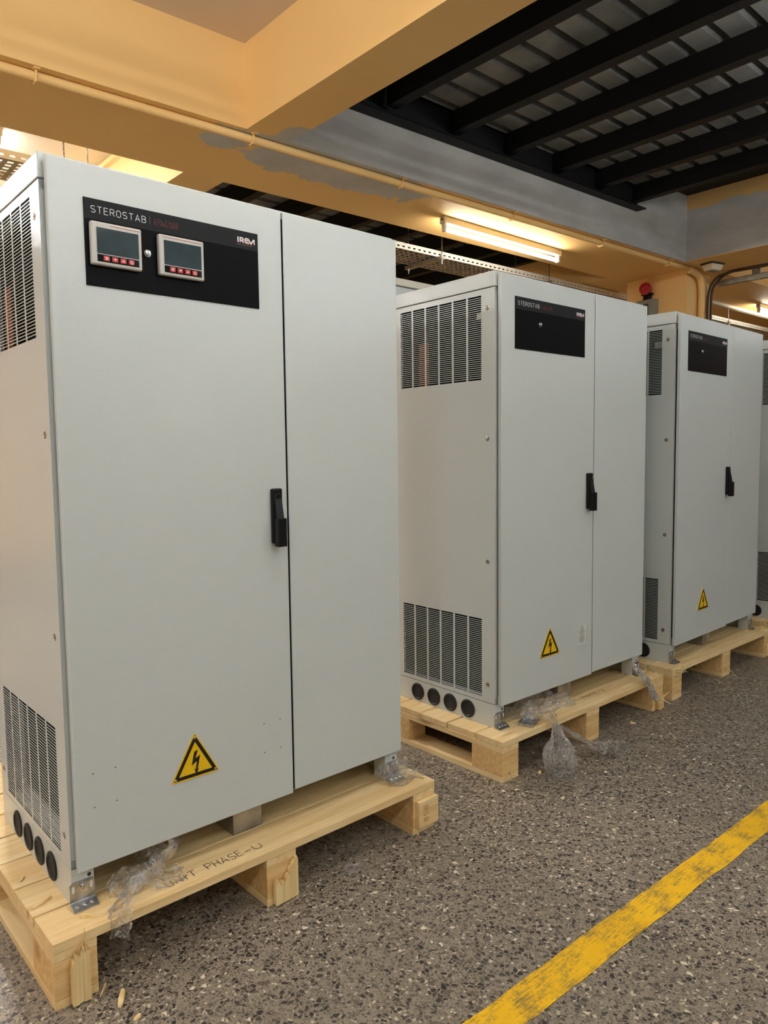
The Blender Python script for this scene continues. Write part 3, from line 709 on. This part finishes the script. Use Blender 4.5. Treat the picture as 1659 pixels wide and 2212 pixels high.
for wd_, a_ in (('UNIT', (.024, .0018, on_top, .262, .028, .28, .075, .06, rr)), ('PHASE', (.026, .0018, on_top, .366, .030, .24, .095, .06, rr)), ('-', (.02, .0018, on_top, .470, .030, .2, .016)), ('U', (.022, .0018, on_top, .494, .030, .2, .022))):
    obj('handwriting', text(MB(), wd_, *a_), M['marker_ink'], parts1['deck0'], label='black handwriting reading %s' % wd_)
obj('torn_cleat', torn_cleat(.030, .068, .004, (.092, .103, .112, .118, .116, .120), th=.013, seed=2), M['pine_z'], p1)
m = MB(); rr = random.Random(9)
for k in range(7): splinter(m, (.038 + .004*k, -.004, .100 + .003*k), (rr.uniform(-.35, .35), rr.uniform(-.4, .1), 1), rr.uniform(.018, .05), .0022, .001, rr)
obj('splinters', m, M['pine_z'], p1)['kind'] = 'stuff'
obj('torn_cleat', torn_cleat(.524, .594, .004, (.070, .062, .058, .056, .066, .080, .095, .100, .108), th=.014, seed=5), M['pine_z'], p1)
m = MB()
for k in range(8): splinter(m, (.540 + .005*k, -.006, .055 + .004*abs(k-3)), (rr.uniform(-.3, .3), rr.uniform(-.5, 0), 1), rr.uniform(.010, .022), .002, .001, rr)
obj('splinters', m, M['pine_z'], p1)['kind'] = 'stuff'
cp = obj('cleat_plate', MB().box(W_ - .078, W_ + .003, -.013, .001, .020, .100), M['pine_x'], p1, bevel=.0015)
on_cl = lambda a, b: (W_ - .052 + .011 - b, -.0134, .036 + a)
obj('red_marking', text(MB(), '858', .018, .0014, on_cl, 0, 0, .22, .048), M['marker_red'], cp, label='red marker figures')
p2, parts2, _ = pallet((1.3924, -.0307), .0032, 'second pine pallet from the left, with clear film hanging off its front', seed=2)
rr = random.Random(6); 
for wd_, a_ in (('UNIT', (.024, .0018, on_top, .470, .060, .26, .085, .06, rr)), ('PHASE', (.026, .0018, on_top, .585, .058, .2, .100, .06, rr)), ('-', (.02, .0018, on_top, .692, .056, .2, .012)), ('V', (.028, .0018, on_top, .712, .052, .2, .026))):
    obj('handwriting', text(MB(), wd_, *a_), M['marker_ink'], parts2['deck0'], label='black handwriting reading %s' % wd_)
obj('torn_cleat', torn_cleat(1.040, 1.090, .004, (.050, .066, .060, .064, .056), th=.012, seed=8), M['pine_z'], p2)
m = MB()
for k in range(6): splinter(m, (1.045 + .008*k, -.008, .03 + .004*k), (rr.uniform(-.1, .5), rr.uniform(-.5, -.1), rr.uniform(-.7, 1)), rr.uniform(.02, .05), .003, .0015, rr)
splinter(m, (.018 + .02, -.003, .034), (.1, -.3, -1), .028, .003, .0015, rr)
obj('splinters', m, M['pine_z'], p2)['kind'] = 'stuff'
p3, parts3, _ = pallet((2.5975, -.0190), .0, 'third pine pallet from the left, its front edge frayed at both ends', seed=3)
m = MB(); rr = random.Random(12)
for k in range(60): splinter(m, (rr.uniform(.99, 1.10), rr.uniform(-.004, .10), .1445), (rr.uniform(-1, 1), rr.uniform(-1, .6), rr.uniform(0.05, .5)), rr.uniform(.012, .04), .0016, .0008, rr)
for k in range(34): splinter(m, (rr.uniform(0.005, .09), rr.uniform(-.012, .02), rr.uniform(.128, .145)), (rr.uniform(.2, 1), rr.uniform(-.4, .1), rr.uniform(-.2, .25)), rr.uniform(.02, .05), .0022, .001, rr)
splinter(m, (.520, -.002, .060), (.35, -.5, -.55), .085, .0022, .0016, rr)
obj('splinters', m, M['pine_z'], p3)['kind'] = 'stuff'
obj('torn_cleat', torn_cleat(1.040, 1.100, .004, (.075, .070, .085, .080, .066), th=.012, seed=11), M['pine_z'], p3)
p4, parts4, _ = pallet((3.86, -.03), .004, 'farthest pine pallet, at the right picture edge', seed=4)
m = MB(); rr = random.Random(15)
for k in range(70): splinter(m, (rr.uniform(.96, 1.10), rr.uniform(-.004, .10), .1445), (rr.uniform(-1, 1), rr.uniform(-1, .6), rr.uniform(0.05, .5)), rr.uniform(.012, .04), .0016, .0008, rr)
m2 = MB(); rr = random.Random(16)
for k in range(70): splinter(m2, (rr.uniform(1.00, 1.10), rr.uniform(-.004, .09), .1445), (rr.uniform(-1, 1), rr.uniform(-1, .6), rr.uniform(0.05, .5)), rr.uniform(.010, .03), .0015, .0008, rr)
obj('splinters', m2, M['pine_z'], p2)['kind'] = 'stuff'

# ================================================================== SERVICES ON THE BEAMS
def curve_pts(pts, n=8):
    P = [Vector(p) for p in pts]; out = []
    for i in range(len(P)-1):
        p0, p1, p2, p3 = P[max(i-1, 0)], P[i], P[i+1], P[min(i+2, len(P)-1)]
        for k in range(n):
            s = k/n; out.append(0.5*((2*p1) + (p2-p0)*s + (2*p0-5*p1+4*p2-p3)*s*s + (3*p1-p0-3*p2+p3)*s**3))
    out.append(P[-1]); return out
zc = ZB - .019
cond = empty('conduit', (0, 0, 0), label='painted pipe strapped along the long beam and down the column', cat='pipe')
straight = [(-5.5, 1.66, zc), (.33, 1.487, zc), (1.38, 1.442, zc), (2.29, 1.411, zc), (3.2, 1.378, zc), (4.15, 1.349, zc), (5.03, 1.318, zc), (5.36, 1.305, zc)]
bend = [(5.36, 1.305, zc - .009), (5.48, 1.305, zc - .014), (5.565, 1.307, zc - .05), (5.60, 1.310, zc - .15), (5.60, 1.312, zc - .4)]
obj('pipe', MB().tube(straight, .0185, 12), M['yellow_plaster'], cond, smooth=True)
obj('pipe_bend', MB().tube(curve_pts(bend, 6) + [Vector((5.60, 1.314, 0.02))], .027, 12), M['yellow_plaster'], cond, smooth=True)
for x, y in ((.45, 1.482), (1.38, 1.442), (2.29, 1.411), (3.2, 1.378), (4.15, 1.349), (5.03, 1.318)):
    m = MB(); m.tube([(x, y - .023, ZB), (x, y - .023, zc - .008), (x, y - .014, zc - .021), (x, y + .014, zc - .021), (x, y + .023, zc - .008), (x, y + .023, ZB)], .0045, 6); m.box(x - .011, x + .011, y - .042, y - .02, ZB - .006, ZB - .0002)
    obj('pipe_strap', m, M['yellow_plaster'], cond)
for k, (dy, dx) in enumerate(((0, 0), (-.012, .034))):
    c = curve_pts([(5.735 + dx*.4, -1.5, ZB - .014), (5.735 + dx*.4, 0.2, ZB - .014), (5.742 + dx*.4, .95, ZB - .014), (5.748 + dx*.4, 1.16, ZB - .016), (5.748 + dx, 1.265, ZB - .05 - k*.02), (5.745 + dx, 1.318 + dy, ZB - .16), (5.740 + dx, 1.322 + dy, ZB - .4)], 6) + [Vector((5.74 + dx, 1.326 + dy, .02))]
    obj('cable', MB().tube(c, .0105, 8), M['cable_brown'], None, smooth=True, label=('dark cable bending down the column front, %s of the pair' % ('left' if k == 0 else 'right')), cat='cable', group='cables on the alarm column')
# emergency luminaire on the soffit
em = empty('emergency_light', (5.42, 1.140, ZB), -.25, label='small ivory emergency light on the soffit beside the column', cat='lamp')
obj('base', MB().box(-.075, .075, -.055, .055, -.010, -.0003), M['pin_dark'], em)
obj('cover', MB().hexa([(-.055, -.038, -.058), (.055, -.038, -.058), (.055, .038, -.058), (-.055, .038, -.058), (-.072, -.052, -.010), (.072, -.052, -.010), (.072, .052, -.010), (-.072, .052, -.010)]), M['ivory'], em, bevel=.008, seg=3)
obj('lens', MB().box(-.045, .045, -.030, .030, -.0595, -.0575), M['grey_box'], em)
# siren and its box on the column's left face
fx = lambda y: 5.41 + (y - 1.345)*.154
sb = empty('alarm_siren', (fx(1.69) - .002, 1.69, 2.225), math.radians(-8.7), label='red alarm siren on a grey switch box on the column', cat='siren')
obj('switch_box', MB().box(-.075, 0, -.085, .085, 0, .180), M['grey_box'], sb, bevel=.006)
obj('box_lid', MB().box(-.083, -.0755, -.080, .080, .005, .175), M['grey_box'], sb, bevel=.003)
m = MB(); sd = lambda u, v: (-.0845, u, v)
m.ribbon([(-.040, .045), (.040, .045), (.040, .135), (-.040, .135)], .010, sd, closed=True); m.ribbon([(.018, .115), (-.012, .115), (-.012, .065), (.018, .065)], .009, sd); m.ribbon([(-.012, .09), (.014, .09)], .009, sd)
obj('label_print', m, M['pin_dark'], sb)
obj('siren_mount', MB().prism([(-.030, .18), (.030, .18), (.024, .215), (.046, .222), (.046, .236), (-.046, .236), (-.046, .222), (-.024, .215)], lambda a, b: (-.062, a, b), lambda a, b: (-.012, a, b)), M['black_plastic'], sb, bevel=.003)
obj('siren_horn', MB().lathe([(.030, -.045), (.040, -.030), (.044, 0), (.052, .022), (.052, .030), (.040, .030), (.034, .016), (.012, .016), (.010, .024)], (-.045, .010, .272), (-.9, -.42, .05), 24), M['siren_red'], sb, smooth=False)
# perforated cable tray on threaded rods
tr_ = empty('cable_tray', (.5, 2.30, 2.545), -.025, label='white perforated cable tray hung behind the long beam', cat='cable tray')
X0, X1, TW = -4.0, 12.5, .30
def tray_side(y):
    m = MB(); m.box(X0, X1, y, y + .0015, 0, .014); m.box(X0, X1, y, y + .0015, .024, .045); x = X0
    while x < X1: m.box(x, x + .026, y, y + .0015, .014, .024); x += .05
    return m
for y in (0, TW): obj('tray_side', tray_side(y), M['tray_white'] if y == 0 else M['galvanised'], tr_)  # far side in darker metal, standing in for shade behind the front slots
def tray_base():
    m = MB(); n = 7; sw = .022; gap = (TW - n*sw)/(n-1)
    for k in range(n): m.box(X0, X1, k*(sw + gap), k*(sw + gap) + sw, 0, .0015)
    x = X0
    while x < X1:
        m.box(x, x + .022, 0, TW, .0001, .0014); x += .05
    return m
obj('tray_base', tray_base(), M['galvanised'], tr_)
for x in (.93, 3.43, 4.68, 6.2, 7.9, 9.9):
    lx = x - .5
    for y in (-.03, TW + .03): obj('threaded_rod', MB().cyl((lx, y, -.055), (lx, y, .76 if 1.2 < x < 5.3 else .424), .0045, 6), M['zinc'], tr_)
    obj('trapeze_bar', MB().box(lx - .020, lx + .020, -.05, TW + .05, -.024, -.001), M['galvanised'], tr_)
    for y in (-.03, TW + .03): obj('rod_nut', MB().cyl((lx, y, -.034), (lx, y, -.024), .010, 6), M['zinc'], tr_)
# strut beside the far cross beam and trunking on the far beam
su = empty('strut_channel', (5.88, 0, 2.515), label='galvanised strut channel hung beside the far cross beam', cat='channel')
obj('channel', MB().box(-.022, .022, -4, 1.30, 0, .004).box(-.022, -.019, -4, 1.30, .004, .045).box(.019, .022, -4, 1.30, .004, .045), M['galvanised'], su)
for y in (.98, -.9, -2.8): obj('hanger_plate', MB().box(-.028, -.0225, y - .032, y + .032, -.006, .4545), M['galvanised'], su)
obj('cable_trunking', MB().hexa([(5.95, 1.80, ZB-.028), (12.5, 1.70, ZB-.028), (12.5, 1.74, ZB-.028), (5.95, 1.84, ZB-.028), (5.95, 1.80, ZB-.0005), (12.5, 1.70, ZB-.0005), (12.5, 1.74, ZB-.0005), (5.95, 1.84, ZB-.0005)]), M['lamp_white'], label='white trunking along the soffit right of the column', cat='trunking')

# ================================================================== LOOSE FILM, CHIPS
def support(x, y, z=.15):
    if z < .10: return .001
    for (px, py), rz, W in (((-.0823, -.0794), .0072, 1.104), ((1.3924, -.0307), .0032, 1.104), ((2.5975, -.019), 0, 1.104)):
        if px < x < px + W and py < y < py + 1.06: return .1445
    return .001
def film_sheet(mb, path, widths, side=(0, 0, 1), amp=.02, fq=22, seed=0, nu=46, nv=18, clamp=True, folds=3):
    c = curve_pts(path, 8); n = len(c); base = len(mb.v); vs_ = []
    def wat(s):
        k = s*(len(widths)-1); i = min(int(k), len(widths)-2); return widths[i] + (widths[i+1]-widths[i])*(k-i)
    for i in range(nu+1):
        s = i/nu; k = s*(n-1); a = min(int(k), n-2); p = c[a].lerp(c[a+1], k-a); d = (c[min(a+1, n-1)] - c[max(a-1, 0)]).normalized()
        sv = Vector(side); sv = (sv - d*sv.dot(d)); sv = sv.normalized() if sv.length > 1e-4 else d.orthogonal().normalized(); nr = d.cross(sv).normalized(); w_ = wat(s)
        for j in range(nv+1):
            q = 2*j/nv - 1
            ph = q*math.pi*folds + 1.7*noise.noise((s*4, seed, 0))
            fold = math.sin(ph)*w_*.26
            edge = 1 + .25*noise.noise((s*9, q*3, seed + 5))
            pt = p + sv*(q*w_*edge) + nr*fold
            z_ = Vector((seed*3.1, seed*1.7, 0))
            ns = Vector((noise.noise(pt*fq + z_), noise.noise(pt*fq + z_ + Vector((9, 0, 0))), noise.noise(pt*fq + z_ + Vector((0, 9, 0)))))
            n2 = Vector((noise.noise(pt*fq*2.9 + z_), noise.noise(pt*fq*2.9 + z_ + Vector((5, 0, 0))), noise.noise(pt*fq*2.9 + z_ + Vector((0, 5, 0)))))
            pt = pt + ns*amp + n2*amp*.45
            if clamp: pt.z = max(pt.z, support(pt.x, pt.y, p.z) + .0006 + .0012*abs(ns.x))
            vs_.append(pt)
    mb._add(vs_, [(i*(nv+1)+j, i*(nv+1)+j+1, (i+1)*(nv+1)+j+1, (i+1)*(nv+1)+j) for i in range(nu) for j in range(nv)])
def film_bag(mb, path, radii, seed=0, nu=40, nv=56, lobes=11):
    c = curve_pts(path, 8); n = len(c); vs_ = []
    def rat(s):
        k = s*(len(radii)-1); i = min(int(k), len(radii)-2); u = k-i; u = u*u*(3-2*u); return radii[i] + (radii[i+1]-radii[i])*u
    for i in range(nu+1):
        s = i/nu; k = s*(n-1); a = min(int(k), n-2); p = c[a].lerp(c[a+1], k-a); d = (c[min(a+1, n-1)] - c[max(a-1, 0)]).normalized()
        A = d.orthogonal().normalized(); B = d.cross(A)
        for j in range(nv):
            t_ = 2*math.pi*j/nv
            r = rat(s)*(1 + .20*math.sin(lobes*t_ + 2*noise.noise((s*3, seed, 1)))*(1 - .6*s) + .22*noise.noise((math.cos(t_)*2.2, math.sin(t_)*2.2, s*7 + seed)))
            pt = p + (A*math.cos(t_) + B*math.sin(t_))*r; pt.z = max(pt.z, .0015); vs_.append(pt)
    mb._add(vs_, [(i*nv+j, i*nv+(j+1) % nv, (i+1)*nv+(j+1) % nv, (i+1)*nv+j) for i in range(nu) for j in range(nv)])
def film(mb, label): return obj('stretch_film', mb, M['film'], smooth=False, label=label, cat='plastic film', group='scraps of clear stretch film')
m = MB()
film_sheet(m, [(.250, .060, .190), (.205, .030, .185), (.140, .000, .165), (.090, -.030, .158), (.062, -.070, .152), (.045, -.092, .120)], (.020, .045, .040, .035, .038, .026), (.5, -.6, .5), .020, 24, 1, nu=60, nv=22)
film_sheet(m, [(.070, .020, .150), (.120, .005, .166), (.170, -.015, .165), (.235, -.030, .152)], (.022, .034, .038, .020), (0, .8, .4), .018, 26, 2, nu=50)
film_sheet(m, [(.150, .060, .170), (.190, .055, .185), (.165, .000, .170)], (.02, .05, .02), (0, .3, 1), .022, 22, 3)
film(m, 'crumpled clear film bunched on the nearest pallet beside its handwriting')
m = MB(); film_sheet(m, [(.880, .030, .182), (.885, -.004, .184), (.915, -.014, .186), (.962, -.012, .183), (.972, .030, .180)], (.014, .022, .024, .024, .014), (0, 0, 1), .008, 60, 4, clamp=False)
film_sheet(m, [(.890, -.010, .160), (.930, -.030, .158), (.985, -.020, .152), (1.000, -.045, .147)], (.018, .022, .020, .012), (0, .3, 1), .010, 45, 5)
film(m, 'clear film wrapped around the right foot of the nearest cabinet')
m = MB(); film_sheet(m, [(.655, -.088, .006), (.690, -.100, .012), (.730, -.090, .006)], (.010, .016, .010), (.2, 1, .2), .009, 45, 6, folds=2); film(m, 'small scrap of clear film lying on the floor beside the nearest pallet')
m = MB()
film_sheet(m, [(1.590, .115, .160), (1.70, .085, .172), (1.80, .070, .168), (1.90, .040, .165)], (.030, .050, .055, .035), (0, .9, .3), .016, 20, 7, nu=60, nv=22)
film_sheet(m, [(1.62, .060, .170), (1.66, .020, .172), (1.665, -.020, .172), (1.650, -.055, .160), (1.640, -.078, .125)], (.045, .050, .030, .016, .010), (1, 0, .1), .014, 26, 8, nu=50, nv=20)
film_bag(m, [(1.648, -.060, .155), (1.635, -.085, .110), (1.612, -.105, .055), (1.585, -.135, .012), (1.560, -.160, .004)], (.006, .020, .050, .054, .034, .010), 3)
film_sheet(m, [(1.660, -.062, .150), (1.720, -.085, .105), (1.790, -.110, .055), (1.870, -.145, .020), (1.940, -.150, .012), (2.000, -.140, .008)], (.012, .020, .030, .040, .034, .012), (0, 1, .5), .010, 30, 9, nu=70, nv=18, folds=2)
film(m, 'clear film knotted over the second pallet front with a bag hanging to the floor')
m = MB()
film_sheet(m, [(2.325, .030, .222), (2.318, -.002, .205), (2.318, -.030, .172), (2.335, -.052, .135), (2.350, -.062, .095), (2.362, -.068, .072)], (.014, .022, .024, .026, .034, .018), (1, .2, 0), .010, 40, 10, nu=60, nv=22, clamp=False, folds=4)
film_sheet(m, [(2.322, .010, .212), (2.315, -.018, .180), (2.335, -.050, .140), (2.355, -.066, .085)], (.016, .02, .024, .026), (.6, .7, 0), .010, 40, 11, clamp=False, folds=4)
film(m, 'whitish twist of film hanging from the right foot of the second cabinet')
# small metal plate under the film
pl_ = empty('metal_plate', (1.600, .012, .1450), .35, label='small grey metal plate lying on the second pallet under the film', cat='plate')
obj('plate', MB().box(-.035, .045, -.022, .030, 0, .008), M['zinc'], pl_, bevel=.001)
obj('lip', MB().box(-.035, .045, .030, .033, 0, .014), M['zinc'], pl_)
def chip(p, rz, L, w_, t_, label, mat='pine_z'):
    rr = random.Random(hash(label) % 1000 if False else int(L*1e4)); pts = [(-L/2, -w_*.3), (-L*.2, -w_*.5), (L*.35, -w_*.42), (L/2, -w_*.1), (L*.42, w_*.35), (0, w_*.5), (-L*.4, w_*.25)]
    m = MB().prism(pts, lambda a, b: (a, b, 0), lambda a, b: (a*.96, b*.8, t_*(1 + .5*math.sin(a*90))))
    o = obj('wood_chip', m, M[mat], label=label, cat='wood chip', group='wood chips around the pallets'); o.location = p; o.rotation_euler = (0, 0, rz); return o
chip((.030, -.134, .0005), 1.0, .050, .013, .006, 'largest wood chip on the floor, in front of the nearest pallet corner')
chip((.012, -.082, .0005), .9, .042, .004, .003, 'thin splinter on the floor beside the nearest pallet corner')
chip((1.552, -.065, .0005), .3, .022, .012, .004, 'wood chip on the floor under the hanging film bag')
chip((2.22, -.041, .0005), 2.2, .024, .014, .005, 'wood chip on the floor between the second and third pallets')
chip((.034, -.205, .0005), .2, .018, .010, .004, 'wood chip at the bottom picture edge')
chip((.012, -.040, .1446), 2.6, .055, .010, .005, 'broken splinter lying on the nearest pallet below its zinc bracket')
chip((-.055, .085, .1446), .35, .050, .010, .004, 'curled chip on the nearest pallet beside the cable glands')
chip((-.060, .215, .1446), .9, .022, .008, .003, 'small chip on the left edge of the nearest pallet')
chip((.080, -.030, .1446), .6, .030, .007, .002, 'orange sliver on the nearest pallet left of the film', 'sign_yellow' if False else 'pine_block')
